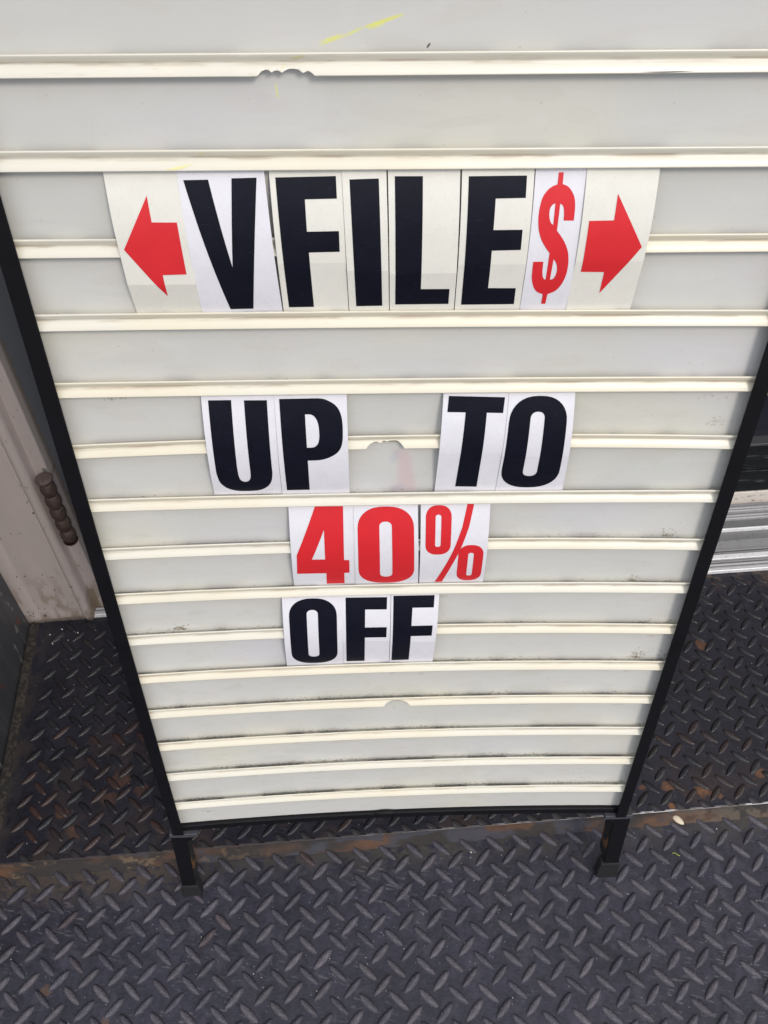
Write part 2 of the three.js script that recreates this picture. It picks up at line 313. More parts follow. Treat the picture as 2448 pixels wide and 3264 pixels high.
{
  const d = thing('inner_door', 'black scuffed inner door bottom with boards beyond the metal threshold', 'door'); atShop(d, 0.45, 0.043, -0.165);
  const scuff = tex(1024, 256, (u, v) => { const k = 0.7 + 0.5 * fbm(u * 14, v * 6, 4, 161); let c = [0.012 * k, 0.013 * k, 0.015 * k]; c = over(c, [0.10, 0.12, 0.115], sm(0.66, 0.78, fbm(u * 60, v * 14, 4, 162)) * 0.55); return c; });
  const bm = phys({ map: scuff, roughness: 0.6, specularIntensity: 0.3 });
  part('kick_board', box(1.95, 0.0585, 0.03, 0, 0.0293, -0.015, 0.0015), bm, d);
  part('kick_board', box(1.95, 0.0665, 0.028, 0, 0.0935, -0.0165, 0.0022), bm, d);
  part('ledge_strip', box(1.95, 0.006, 0.032, 0, 0.1305, -0.0145, 0.0015), std({ color: lin(0.05, 0.05, 0.055), roughness: 0.35 }), d);
  part('lower_panel', box(1.95, 0.104, 0.02, 0, 0.1855, -0.03), std({ color: lin(0.008, 0.009, 0.02), roughness: 0.3 }), d);
  part('upper_panel', box(1.95, 1.93, 0.02, 0, 1.2025, -0.028), std({ color: lin(0.42, 0.33, 0.22), map: lugTex, roughness: 0.7 }), d);
}
{
  // aluminium threshold: ridged strips stepping back to a cream riser
  const t = thing('threshold', 'ridged aluminium door threshold with cream riser behind the sign', 'threshold'); atShop(t, 0.44, 0, 0);
  const alu = (k, r, dirt) => std({ color: lin(k, k, k * 1.02), map: tex(1024, 32, (u, v) => { let q = 0.9 + 0.2 * fbm(u * 300, v * 3, 3, 171); let c = [q, q, q]; return over(c, [0.4, 0.33, 0.28], sm(0.60, 0.8, fbm(u * 420, v * 6 + dirt, 4, 172)) * 0.45); }), roughness: r, metalness: 0.15 });
  const bright = alu(0.9, 0.28, 1), dull = alu(0.3, 0.45, 5), pale = alu(0.52, 0.4, 13);
  const strip = (name, z0, z1, y1, m, y0 = 0, r = 0.0008) => part(name, box(1.97, y1 - y0, z0 - z1, 0, (y0 + y1) / 2, (z0 + z1) / 2, r), m, t);
  strip('nosing', 0.0, -0.0035, 0.0098, bright, 0.0006, 0.0012);
  strip('ridge', -0.0038, -0.0085, 0.0112, pale);
  strip('groove', -0.0085, -0.0112, 0.0040, dull, 0, 0.0003);
  strip('ridge', -0.0112, -0.0150, 0.0126, pale);
  strip('groove', -0.0150, -0.0175, 0.0046, dull, 0, 0.0003);
  strip('ridge', -0.0175, -0.0218, 0.0136, dull);
  strip('groove', -0.0218, -0.0240, 0.0050, dull, 0, 0.0003);
  strip('bright_tread', -0.0240, -0.0345, 0.0150, bright);
  strip('ridge', -0.0348, -0.0405, 0.0142, dull);
  strip('groove', -0.0405, -0.0435, 0.0060, dull, 0, 0.0003);
  strip('ridge', -0.0435, -0.0492, 0.0142, dull);
  strip('flat_tread', -0.0492, -0.0690, 0.0132, alu(0.34, 0.5, 21));
  strip('flat_tread', -0.0693, -0.0905, 0.0118, alu(0.22, 0.55, 27));
  strip('step_edge', -0.0905, -0.0935, 0.0205, bright);
  strip('flat_tread', -0.0935, -0.1120, 0.0180, alu(0.22, 0.5, 31));
  for (const z of [-0.1150, -0.1210, -0.1335, -0.1395]) strip('ridge', z, z - 0.0038, 0.0222, pale);
  strip('groove', -0.1120, -0.1440, 0.0140, dull, 0, 0.0003);
  strip('groove', -0.1442, -0.1625, 0.0100, dull, 0, 0.0003);
  const cream = std({ map: tex(1024, 64, (u, v) => { let k = 0.92 + 0.16 * fbm(u * 60, v * 6, 4, 181); return over([0.72 * k, 0.66 * k, 0.6 * k], [0.16, 0.12, 0.1], sm(0.66, 0.74, fbm(u * 160, v * 12, 4, 182)) * 0.8); }), roughness: 0.6 });
  part('riser', box(1.97, 0.041, 0.02, 0, 0.0208, -0.1735, 0.002), cream, t);
}

// ---------------------------------------------------------------- the sandwich-board sign
const V0 = 0.2445;                                             // board height of the sign's feet below the board origin
const sign = thing('sidewalk_sign', 'black framed A-frame letter board standing on the steel floor', 'sandwich board');
atBoard(sign, 0, -V0, 0);
const bow = (x, v) => { const t = clamp((0.72 - v) / 0.42); return -0.0077 * t * t * (3 - 2 * t) * (1 - (x / 0.3) ** 2); };
const bp = (x, v, z) => [x, v + V0, z];                        // board point -> sign's own coordinates
// heights of the letter tracks' top edges at the left and right frame
const TL = [1.0225, 0.961, 0.8995, 0.8385, 0.7743, 0.7127, 0.6496, 0.5854, 0.5229, 0.4604, 0.397, 0.3327, 0.2677, 0.2021, 0.1372, 0.0713, 0.0036];
const TR = [1.0235, 0.9605, 0.8975, 0.8340, 0.7692, 0.7045, 0.6414, 0.5789, 0.5153, 0.4522, 0.39, 0.3259, 0.2634, 0.2015, 0.1382, 0.0749, 0.0104];
const RISE = { 5: 0.0014, 6: 0.001, 7: 0.0046, 9: 0.0014 };
const trackV = (i, x) => mix(TL[i], TR[i], (x + 0.2955) / 0.591) + (RISE[i] ?? 0) * (1 - (x / 0.3) ** 2);
{
  // panel with its dirt, pen strokes and stains: 1 texel = 0.55 mm
  const W = 1100, H = 2048, X = (x) => (x + 0.3025) / 0.605 * W, Y = (v) => (1.066 - v) / 1.1264 * H;
  const cv = document.createElement('canvas'); cv.width = W; cv.height = H; const c = cv.getContext('2d');
  c.fillStyle = 'rgb(206,205,200)'; c.fillRect(0, 0, W, H);
  seed(31);
  c.filter = 'blur(26px)';
  for (let i = 0; i < 70; i++) { c.fillStyle = ['rgba(222,214,178,0.16)', 'rgba(206,203,226,0.20)', 'rgba(188,190,182,0.16)', 'rgba(224,224,220,0.16)'][i % 4]; c.beginPath(); c.ellipse(rr(0, W), rr(0, H), rr(40, 190), rr(20, 70), rr(-0.3, 0.3), 0, 7); c.fill(); }
  c.filter = 'none';
  for (let i = 0; i < 500; i++) { const x = rr(0, W), y = rr(0, H), a = rr(-0.6, 0.6), l = rr(4, 30); c.strokeStyle = rnd() < 0.5 ? 'rgba(235,236,240,0.10)' : 'rgba(120,112,100,0.07)'; c.lineWidth = rr(0.4, 0.9); c.beginPath(); c.moveTo(x, y); c.lineTo(x + l * Math.cos(a), y + l * Math.sin(a)); c.stroke(); }
  for (let i = 0; i < 700; i++) { const y = H * (0.35 + 0.65 * Math.sqrt(rnd())); c.fillStyle = 'rgba(128,118,100,0.035)'; c.beginPath(); c.ellipse(rr(0, W), y, rr(3, 26), rr(2, 9), rr(-0.3, 0.3), 0, 7); c.fill(); }
  for (let i = 0; i < 900; i++) { c.fillStyle = rnd() < 0.5 ? 'rgba(150,142,128,0.035)' : 'rgba(225,226,232,0.05)'; c.beginPath(); c.ellipse(rr(0, W), rr(0, H), rr(4, 60), rr(3, 14), rr(-0.2, 0.2), 0, 7); c.fill(); }
  for (let i = 0; i < 260; i++) { c.fillStyle = `rgba(110,100,85,${rr(0.1, 0.4)})`; c.fillRect(rr(0, W), rr(0, H), rr(1, 2.2), rr(1, 2)); }
  for (let i = 2; i < 17; i++) {                               // specks of dirt caught on the track tops, thicker low down
    const n = i < 8 ? 14 : i < 11 ? 120 : 620 + (i - 11) * 150;
    for (let k = 0; k < n; k++) {
      const x = rr(-0.297, 0.297), cl = fbm(x * 18, i, 4, 191); if (rnd() > sm(0.36, 0.62, cl)) continue;
      const v = trackV(i, x) - 0.0066 + Math.abs(rr(-1, 1) * rr(0, 1)) * 0.0072 * (0.4 + cl);
      c.fillStyle = `rgba(${rr(45, 85) | 0},${rr(40, 70) | 0},${rr(25, 45) | 0},${rr(0.07, 0.34)})`;
      c.beginPath(); c.ellipse(X(x), Y(v), rr(0.6, 3.4), rr(0.5, 1.2), rr(-0.4, 0.4), 0, 7); c.fill();
    }
    if (i > 9) for (let k = 0; k < 14; k++) { const x = rr(-0.29, 0.29), v = trackV(i, x) - 0.0165 - rr(0, 0.012); c.fillStyle = 'rgba(120,98,70,0.10)'; c.beginPath(); c.ellipse(X(x), Y(v), rr(3, 16), rr(1.5, 5), 0, 0, 7); c.fill(); }
  }
  const smut = (x, v, n, s, al = 0.4) => { for (let k = 0; k < n * 1.5; k++) { c.fillStyle = `rgba(${rr(60, 95) | 0},${rr(50, 75) | 0},${rr(30, 50) | 0},${rr(0.05, al * 0.7)})`; c.beginPath(); c.ellipse(X(x + (rnd() + rnd() + rnd() - 1.5) * s * 1.5), Y(v - 0.005 + rnd() * rnd() * s * 2.2), rr(0.6, 3), rr(0.6, 2.4), rr(0, 3), 0, 7); c.fill(); } };
  smut(0.262, 0.454, 40, 0.006); smut(0.239, 0.391, 30, 0.005); smut(0.266, 0.266, 60, 0.007); smut(0.27, 0.274, 20, 0.009, 0.2); smut(0.277, 0.591, 18, 0.006, 0.3); smut(-0.24, 0.335, 40, 0.005, 0.6); smut(-0.255, 0.632, 25, 0.007, 0.35); smut(0.295, 0.27, 20, 0.006, 0.3); smut(0.268, 0.62, 8, 0.008, 0.25); smut(-0.26, -0.03, 20, 0.008, 0.25); smut(-0.2, 0.06, 16, 0.008, 0.2); smut(0.24, 0.03, 12, 0.01, 0.25);
  const stroke = (pts, wd, al, col = '224,224,120') => { for (let k = 0; k < 44; k++) { c.strokeStyle = `rgba(${col},${al * rr(0.2, 0.7)})`; c.lineWidth = rr(0.5, 1.2); c.beginPath(); const a = rr(0, 0.35), b = rr(0.6, 1), o = rr(-wd, wd); c.moveTo(X(mix(pts[0], pts[2], a)), Y(mix(pts[1], pts[3], a)) + o); c.lineTo(X(mix(pts[0], pts[2], b)), Y(mix(pts[1], pts[3], b)) + o * 0.8); c.stroke(); } };
  stroke([-0.0646, 0.9020, -0.0455, 0.9078], 2.6, 0.45); stroke([-0.047, 0.9065, -0.0345, 0.9118], 1.6, 0.22); stroke([-0.0345, 0.9115, -0.0074, 0.9192], 1.3, 0.6); stroke([-0.032, 0.9114, -0.020, 0.9144], 2.6, 0.3);
  stroke([-0.095, 0.879, -0.0935, 0.868], 0.8, 0.2);
  stroke([0.0072, 0.8989, 0.0093, 0.9017], 0.5, 0.5, '40,40,40');
  // faded red and grey stain under the broken track, a soft-edged patch of colour in the plastic
  c.filter = 'blur(4px)'; c.fillStyle = 'rgba(206,128,138,0.19)';
  c.beginPath(); for (const [x, v] of [[-0.0125, 0.566], [-0.0085, 0.551], [-0.0085, 0.526], [-0.0185, 0.5165], [0.0085, 0.5155], [0.0062, 0.534], [0.0035, 0.5566], [-0.0005, 0.5635]]) c.lineTo(X(x), Y(v)); c.fill();
  c.fillStyle = 'rgba(120,140,175,0.17)'; c.beginPath(); c.ellipse(X(-0.0085), Y(0.5195), 13, 6, -0.3, 0, 7); c.fill(); c.beginPath(); c.ellipse(X(-0.0115), Y(0.558), 6, 16, 0.2, 0, 7); c.fill(); c.filter = 'none';
  const map = new THREE.CanvasTexture(cv); map.colorSpace = THREE.SRGBColorSpace;
  const bump = tex(256, 256, (u, v) => fbm(u * 10, v * 6, 3, 195), { data: true });
  const m = std({ map, roughness: 0.36, bumpMap: bump, bumpScale: 0.0008 });
  const us = lins(-0.3025, 0.3025, 40), vs = lins(-0.0604, 1.066, 60), uvf = (x, v) => [(x + 0.3025) / 0.605, (v + 0.0604) / 1.1264];
  const front = grid(us, vs, (x, v) => bp(x, v, bow(x, v)), uvf), back = grid(us, vs, (x, v) => bp(x, v, bow(x, v) - 0.003), uvf);
  back.index.array.reverse(); back.computeVertexNormals();
  part('panel', [front, back], m, sign);

  // letter tracks: one strip each, swept along x; notch cuts the lower lip
  const prof = [[-0.0078, 0.0003], [-0.0074, 0.0026], [-0.0062, 0.0036], [-0.0008, 0.0059], [0, 0.0066], [-0.0003, 0.0073], [-0.0011, 0.0080], [-0.0036, 0.0064], [-0.0056, 0.0050], [-0.0064, 0.0047], [-0.0073, 0.0050], [-0.0090, 0.0064], [-0.0108, 0.0076], [-0.0134, 0.0089], [-0.0142, 0.0088], [-0.0143, 0.0080], [-0.0140, 0.0072], [-0.0098, 0.0038], [-0.0096, 0.0005]];
  // broken bites out of three lower lips: (x, height cut) along the break, joined smoothly
  const bite = (pts) => { const q = smoothPts(pts, 80); return (x) => { for (let i = 1; i < q.length; i++) if (x >= q[i - 1][0] && x < q[i][0]) return Math.max(0, mix(q[i - 1][1], q[i][1], (x - q[i - 1][0]) / (q[i][0] - q[i - 1][0]))); return 0; }; };
  const notches = {
    2: bite([[-0.106, 0], [-0.1031, 0.0026], [-0.0999, 0.0037], [-0.0975, 0.0032], [-0.0965, 0.0022], [-0.0934, 0.0033], [-0.0910, 0.0029], [-0.0895, 0.0021], [-0.0859, 0.0037], [-0.0824, 0.0041], [-0.0781, 0.0035], [-0.0755, 0.0019], [-0.0722, 0.0028], [-0.0694, 0.0017], [-0.0675, 0]]),
    7: bite([[-0.0386, 0], [-0.0339, 0.0046], [-0.029, 0.0061], [-0.0249, 0.0052], [-0.0214, 0.0069], [-0.0197, 0.006], [-0.0154, 0.0071], [-0.011, 0.0072], [-0.0072, 0.0048], [-0.003, 0]]),
    13: bite([[-0.0228, 0], [-0.02, 0.0034], [-0.0153, 0.0060], [-0.0065, 0.0074], [0.002, 0.0058], [0.0066, 0.0030], [0.0097, 0]]) };
  const trackMap = tex(2048, 256, (u, v) => {                   // v across the strip, several dirty runs stacked in u offsets
    const x = u * 2.4, y = v * 0.02;
    const k = 0.96 + 0.08 * fbm(x * 20, y * 100, 3, 201);
    let c = [0.74 * k, 0.71 * k, 0.61 * k];
    const yel = sm(0.42, 0.7, fbm(x * 6, 4, 3, 202)); c = over(c, [0.78, 0.68, 0.47], yel * 0.35);
    c = over(c, [0.16, 0.13, 0.085], sm(0.05, 0.045, v) * sm(0.42, 0.6, fbm(x * 40, 3, 4, 205)));
    const groove = sm(0.62, 0.48, v) * sm(0.30, 0.42, v), st = sm(0.40, 0.70, fbm(x * 34, y * 260, 4, 203));
    c = over(c, [0.42, 0.33, 0.24], groove * st * 0.6);
    c = over(c, [0.5, 0.4, 0.27], sm(0.70, 0.82, fbm(x * 60, y * 900, 4, 204)) * 0.2);
    return c;
  });
  const tm = std({ map: trackMap, roughness: 0.34 });
  const yellowMat = std({ color: lin(0.78, 0.74, 0.36), roughness: 0.7 }), darkMat = std({ color: lin(0.03, 0.025, 0.02), roughness: 0.7 });
  for (let i = 0; i < 17; i++) {
    const nf = notches[i], xs = [];
    const rng = { 2: [-0.11, -0.064], 7: [-0.042, 0.0], 13: [-0.026, 0.012] }[i];
    for (const x of lins(-0.302, 0.302, 60)) if (!rng || x < rng[0] || x > rng[1]) xs.push(x);
    if (rng) xs.push(...lins(rng[0], rng[1], 70)); xs.sort((a, b) => a - b);
    const g = grid(xs, prof.map((_, k) => k), (x, k) => {
      let [dv, z] = prof[k];
      if (nf && k >= 10 && k <= 16) { const cut = -0.0143 + nf(x) + (nf(x) > 0 ? 0.0002 : 0); if (nf(x) > 0 && dv < cut) { dv = cut; z = k < 15 ? mix(0.0052, 0.0089, clamp((-0.0076 - cut) / 0.006)) : mix(0.0042, 0.0072, clamp((-0.0076 - cut) / 0.006)); } }
      const v = trackV(i, x) + dv;
      return bp(x, v, bow(x, v) + z);
    }, (x, k) => [(x + 0.3 + i * 0.37) / 2.4, k < 4 ? 0.04 : clamp(-prof[k][0] / 0.0143 * 0.9 + 0.06)]);
    const t = part('letter_track', g, tm, sign);
    if (nf) t.userData.label = i === 13 ? 'letter track with one round bite out of its lower lip' : i === 7 ? 'letter track with a broken gap in its lower lip' : 'letter track with a scalloped break in its lower lip';
    // crayon smears and a pencil streak where the photo shows them
    const smear = (x0, x1, d0, d1, wv, mat) => { const q = grid(lins(x0, x1, 10), [0, 1], (x, k) => { const s = (x - x0) / (x1 - x0), dv = mix(d0, d1, s) - (k ? wv * Math.sin(Math.PI * clamp(s, 0.03, 0.97)) : 0); let z = 0; for (let a = 4; a < 14; a++) if (dv <= prof[a][0] && dv >= prof[a + 1][0]) z = mix(prof[a][1], prof[a + 1][1], (prof[a][0] - dv) / (prof[a][0] - prof[a + 1][0] || 1)); const v = trackV(i, x) + dv; return bp(x, v, bow(x, v) + z + 0.00025); }); part('smear', q, mat, t); };
    if (i === 2) { smear(-0.0835, -0.073, -0.0035, -0.0013, 0.0012, yellowMat); smear(-0.0895, -0.0868, -0.0088, -0.0076, 0.0009, yellowMat); smear(0.1514, 0.1867, -0.0131, -0.0128, 0.0005, darkMat); }
    if (i === 3) { smear(-0.1757, -0.157, -0.0128, -0.0096, 0.0016, yellowMat); smear(-0.152, -0.146, -0.0034, -0.0016, 0.0010, yellowMat); }
  }
}
const black = phys({ specularIntensity: 0.35, color: lin(0.0075, 0.0072, 0.0095), map: tex(256, 256, (u, v) => { const k = 0.75 + 0.5 * fbm(u * 12, v * 12, 4, 211), s = hash(Math.floor(u * 256), Math.floor(v * 256), 212) > 0.9993 ? 26 : 1; return [k * s * 0.8, k * s * 0.8, k * s * 0.8]; }), roughness: 0.42, bumpMap: steelBump, bumpScale: 0.0002 });
const capMat = std({ color: lin(0.07, 0.07, 0.085), map: lugTex, roughness: 0.5, bumpMap: steelBump, bumpScale: 0.0003 });
{
  // each side rail is a thin steel channel: a front lip over the panel's edge and an outer web
  const uvRail = (g) => { const t = g.attributes.uv, q = g.attributes.position; for (let i = 0; i < t.count; i++) t.setXY(i, q.getX(i) * 4 + q.getZ(i) * 3, q.getY(i) * 4); return g; };
  const railGeo = (xi, xo, v0, v1) => { const d = Math.sign(xo), L = v1 - v0, c = (v0 + v1) / 2 + V0; return [uvRail(box(Math.abs(xo - xi), L, 0.0022, (xi + xo) / 2, c, 0.0121, 0.0008)), uvRail(box(0.002, L, 0.0275, xo - d * 0.0011, c, -0.0028))]; };
  part('side_rail', railGeo(-0.2945, -0.3092, -0.067, 1.085), black, sign);
  part('side_rail', railGeo(0.2948, 0.3092, -0.061, 1.085), black, sign);
  part('top_rail', uvRail(box(0.6184, 0.0155, 0.03, 0, 1.0933 + V0, -0.0015, 0.0012)), black, sign);
  // bottom rail follows the bowed panel
  const sec = [[0.0005, -0.006], [0.001, 0.0028], [0.0004, 0.0045], [-0.0008, 0.0055], [-0.0085, 0.0068], [-0.0095, 0.006], [-0.0098, -0.012]];
  const xs = lins(-0.3068, 0.3068, 50), vb = (x) => mix(-0.0585, -0.0515, (x + 0.3) / 0.6);
  const g = grid(xs, sec.map((_, k) => k), (x, k) => bp(x, vb(x) + sec[k][0], bow(x, 0) + sec[k][1]), (x, k) => [x * 3, k * 0.05]);
  part('bottom_rail', mergeGeometries([g]).toNonIndexed(), black, sign).geometry.computeVertexNormals();
  const bump = new THREE.SphereGeometry(1, 24, 12).scale(0.017, 0.0065, 0.0045).translate(-0.021, -0.0575 + V0, bow(-0.02, -0.045) + 0.0035);
  part('rubber_bumper', bump, black, sign);
  const rustLeg = std({ map: tex(64, 256, (u, v) => over([0.012, 0.012, 0.014], [0.16, 0.072, 0.025], sm(0.44, 0.6, fbm(u * 4, v * 9, 4, 221)) * sm(0.45, 0.55, v) * sm(0.85, 0.72, v))), roughness: 0.8 });
  for (const s of [-1, 1]) {
    const o = s < 0 ? -0.3145 : 0.3185, top = s < 0 ? -0.0685 : -0.0605, bot = s < 0 ? -0.2215 : -0.2, foot = s < 0 ? -0.2465 : -0.236, i = -s, w = s < 0 ? 0.0185 : 0.0205;       // i: direction to the inside
    const lean = (v) => (top - v) * -i * 0.035;                  // the legs splay a little
    const leg = new THREE.Group(); leg.name = 'leg'; sign.add(leg);
    const sh = new THREE.Shape([[o, top - 0.006], [o + i * 0.037, top - 0.006], [o + i * 0.036, top - 0.0105], [o + i * (w + 0.0075), top - 0.021], [o + i * w, top - 0.026], [o + i * w + lean(bot), bot], [o + lean(bot), bot]].map(([a, b]) => new THREE.Vector2(a, b + V0)));
    const fg = new THREE.ExtrudeGeometry(sh, { depth: 0.003, bevelEnabled: true, bevelSize: 0.0006, bevelThickness: 0.0006, bevelSegments: 1 }).translate(0, 0, 0.0035);
    part('leg_plate', fg, black, leg);
    const sgeo = grid([0, 1], lins(0, 1, 10), (k, t) => { const v = mix(top - 0.012, bot - 0.001, t); return bp(o + i * (w + 0.0003) + lean(v), v, 0.0068 - k * 0.030); }, (k, t) => [k, t]);
    part('leg_flange', sgeo, rustLeg, leg);
    part('leg_cap', box(0.0385, 0.0085, 0.022, o + i * 0.0185, top - 0.0035 + V0, 0.0005, 0.0012), capMat, leg);
    // foot: a short sleeve that widens toward the floor
    const fs = new THREE.Shape([[-0.0004, 0.002], [w + 0.004, 0.002], [w + 0.0062, -0.016], [w + 0.0062, foot - bot], [-0.0022, foot - bot], [-0.0022, -0.014]].map(([a, b]) => new THREE.Vector2(o + lean(bot) + i * a, bot + b + V0)));
    const fc = new THREE.ExtrudeGeometry(fs, { depth: 0.013, bevelEnabled: true, bevelSize: 0.0012, bevelThickness: 0.0012, bevelSegments: 2 }).translate(0, 0, -0.0045);
    part('foot', fc, std({ color: lin(0.0125, 0.0125, 0.014), map: lugTex, roughness: 0.7 }), leg);
    // brownish weld across the mitred corner
    const a = new THREE.Vector3(o + i * 0.002, top + 0.003 + V0, 0.0085), b2 = new THREE.Vector3(o + i * 0.0165, top + 0.0125 + V0, 0.0095);
    part('weld_seam', new THREE.TubeGeometry(new THREE.LineCurve3(a, b2), 8, 0.0008, 6), std({ color: lin(0.05, 0.032, 0.022), roughness: 0.8 }), leg);
  }
  // rear half of the A: frame, panel and legs leaning back to the doorway side
  const rear = new THREE.Group(); rear.name = 'rear_frame'; sign.add(rear);
  rear.position.set(0, 1.095 + V0, -0.03); rear.rotation.x = 0.34;
  const RL = 1.305;
  part('side_rail', box(0.015, RL, 0.02, -0.305, -RL / 2, -0.002, 0.001), black, rear);
  part('side_rail', box(0.015, RL, 0.02, 0.309, -RL / 2, -0.002, 0.001), black, rear);
  part('cross_rail', box(0.598, 0.015, 0.02, 0.002, -1.13, -0.002, 0.001), black, rear);
  part('cross_rail', box(0.598, 0.015, 0.02, 0.002, -0.01, -0.002, 0.001), black, rear);
  part('rear_panel', box(0.598, 1.104, 0.003, 0.002, -0.57, -0.004), std({ color: lin(0.6, 0.6, 0.58), roughness: 0.4 }), rear);
}

// ---------------------------------------------------------------- the letter cards
const creamCard = [0.87, 0.85, 0.775], whiteCard = [0.86, 0.845, 0.895];
const cardTex = (c, s) => tex(256, 512, (u, v) => { const k = 0.965 + 0.07 * fbm(u * 5, v * 9, 4, s), d = sm(0.7, 0.76, fbm(u * 40, v * 70, 3, s + 5)) * 0.10; return [mix(c[0] * k, 0.4, d), mix(c[1] * k, 0.34, d), mix(c[2] * k, 0.26, d)]; });
const cardMats = { cream: phys({ map: cardTex(creamCard, 231), roughness: 0.3, transmission: 0.1, thickness: 0 }), white: phys({ map: cardTex(whiteCard, 241), roughness: 0.28, transmission: 0.08, thickness: 0 }) };  // thin milky plastic
const inkTex = tex(512, 512, (u, v) => {
  const k = 0.8 + 0.4 * fbm(u * 8, v * 8, 4, 251); const s = hash(Math.floor(u * 512), Math.floor(v * 512), 252) > 0.9992 ? 5 : 1; const scr = sm(0.80, 0.84, fbm(u * 16, v * 260, 3, 253)) * 3;
  return [k * (s + scr) * 0.19, k * (s + scr) * 0.19, k * (s + scr) * 0.19];
});
const ink = phys({ specularIntensity: 0.4, color: lin(0.030, 0.034, 0.072), map: inkTex, roughness: 0.36 });
const red = std({ color: lin(0.72, 0.022, 0.03), map: tex(256, 256, (u, v) => { const k = 0.9 + 0.12 * fbm(u * 6, v * 6, 4, 254); return [k, k, k]; }), roughness: 0.4 });
// glyph outlines in card units: u to the right, v downward, both 0..1
const P = (pts, ...holes) => { const s = new THREE.Shape(pts.map((p) => new THREE.Vector2(...p))); for (const h of holes) s.holes.push(new THREE.Path(h.map((p) => new THREE.Vector2(...p)))); return s; };
// rounded upright ring or slot; lean shifts the top against the bottom
function ov(u0, u1, v0, v1, ru, rv, n = 9) {
  const out = [], k = 0.62;
  for (const [cx, cy, a] of [[u1 - ru, v0 + rv, -90], [u1 - ru, v1 - rv, 0], [u0 + ru, v1 - rv, 90], [u0 + ru, v0 + rv, 180]])
    for (let i = 0; i <= n; i++) { const t = (a + 90 * i / n) * Math.PI / 180, c = Math.cos(t), s = Math.sin(t); out.push([cx + ru * Math.sign(c) * Math.abs(c) ** (k * 1.4), cy + rv * Math.sign(s) * Math.abs(s) ** (k * 1.4)]); }
  return out;
}
const arrow = [[0.072, 0.493], [0.542, 0.138], [0.546, 0.307], [0.9, 0.309], [0.896, 0.677], [0.546, 0.681], [0.542, 0.855]];
const glyphF = [[0.065, 0.026], [0.93, 0.028], [0.925, 0.165], [0.472, 0.163], [0.466, 0.39], [0.928, 0.39], [0.925, 0.538], [0.466, 0.538], [0.462, 0.967], [0.065, 0.969]];
const dollar = [
  ...[[0.452, 0.022], [0.548, 0.021], [0.549, 0.092]], ...smoothPts([[0.549, 0.092], [0.664, 0.108], [0.756, 0.142], [0.817, 0.184], [0.843, 0.24], [0.847, 0.323]], 20), ...smoothPts([[0.64, 0.322], [0.634, 0.274], [0.614, 0.239], [0.585, 0.222], [0.537, 0.212]], 12),
  ...smoothPts([[0.531, 0.389], [0.643, 0.434], [0.749, 0.488], [0.828, 0.553], [0.862, 0.625], [0.862, 0.699], [0.814, 0.775], [0.713, 0.836], [0.537, 0.871]], 40), [0.534, 0.954], [0.443, 0.953],
  ...smoothPts([[0.438, 0.87], [0.295, 0.846], [0.203, 0.8], [0.149, 0.739], [0.134, 0.685], [0.127, 0.609]], 20), ...smoothPts([[0.337, 0.609], [0.346, 0.681], [0.372, 0.724], [0.402, 0.743], [0.443, 0.748]], 12),
  ...smoothPts([[0.44, 0.546], [0.301, 0.486], [0.212, 0.433], [0.152, 0.371], [0.127, 0.303], [0.134, 0.237], [0.171, 0.177], [0.241, 0.136], [0.341, 0.107], [0.447, 0.093]], 40)];
const dH1 = [...smoothPts([[0.439, 0.21], [0.381, 0.221], [0.341, 0.247], [0.34, 0.286], [0.364, 0.317], [0.407, 0.343], [0.442, 0.349]], 20)];
const dH2 = [...smoothPts([[0.541, 0.59], [0.603, 0.618], [0.641, 0.655], [0.647, 0.698], [0.615, 0.736], [0.57, 0.748], [0.534, 0.749]], 20)];
const ring = (u0, u1, v0, v1, ru, rv, a0, a1, b0, b1, sr) => P(ov(u0, u1, v0, v1, ru, rv), ov(a0, a1, b0, b1, (a1 - a0) / 2, sr ?? (a1 - a0) * 0.28).reverse());
const tuck = (i) => i;
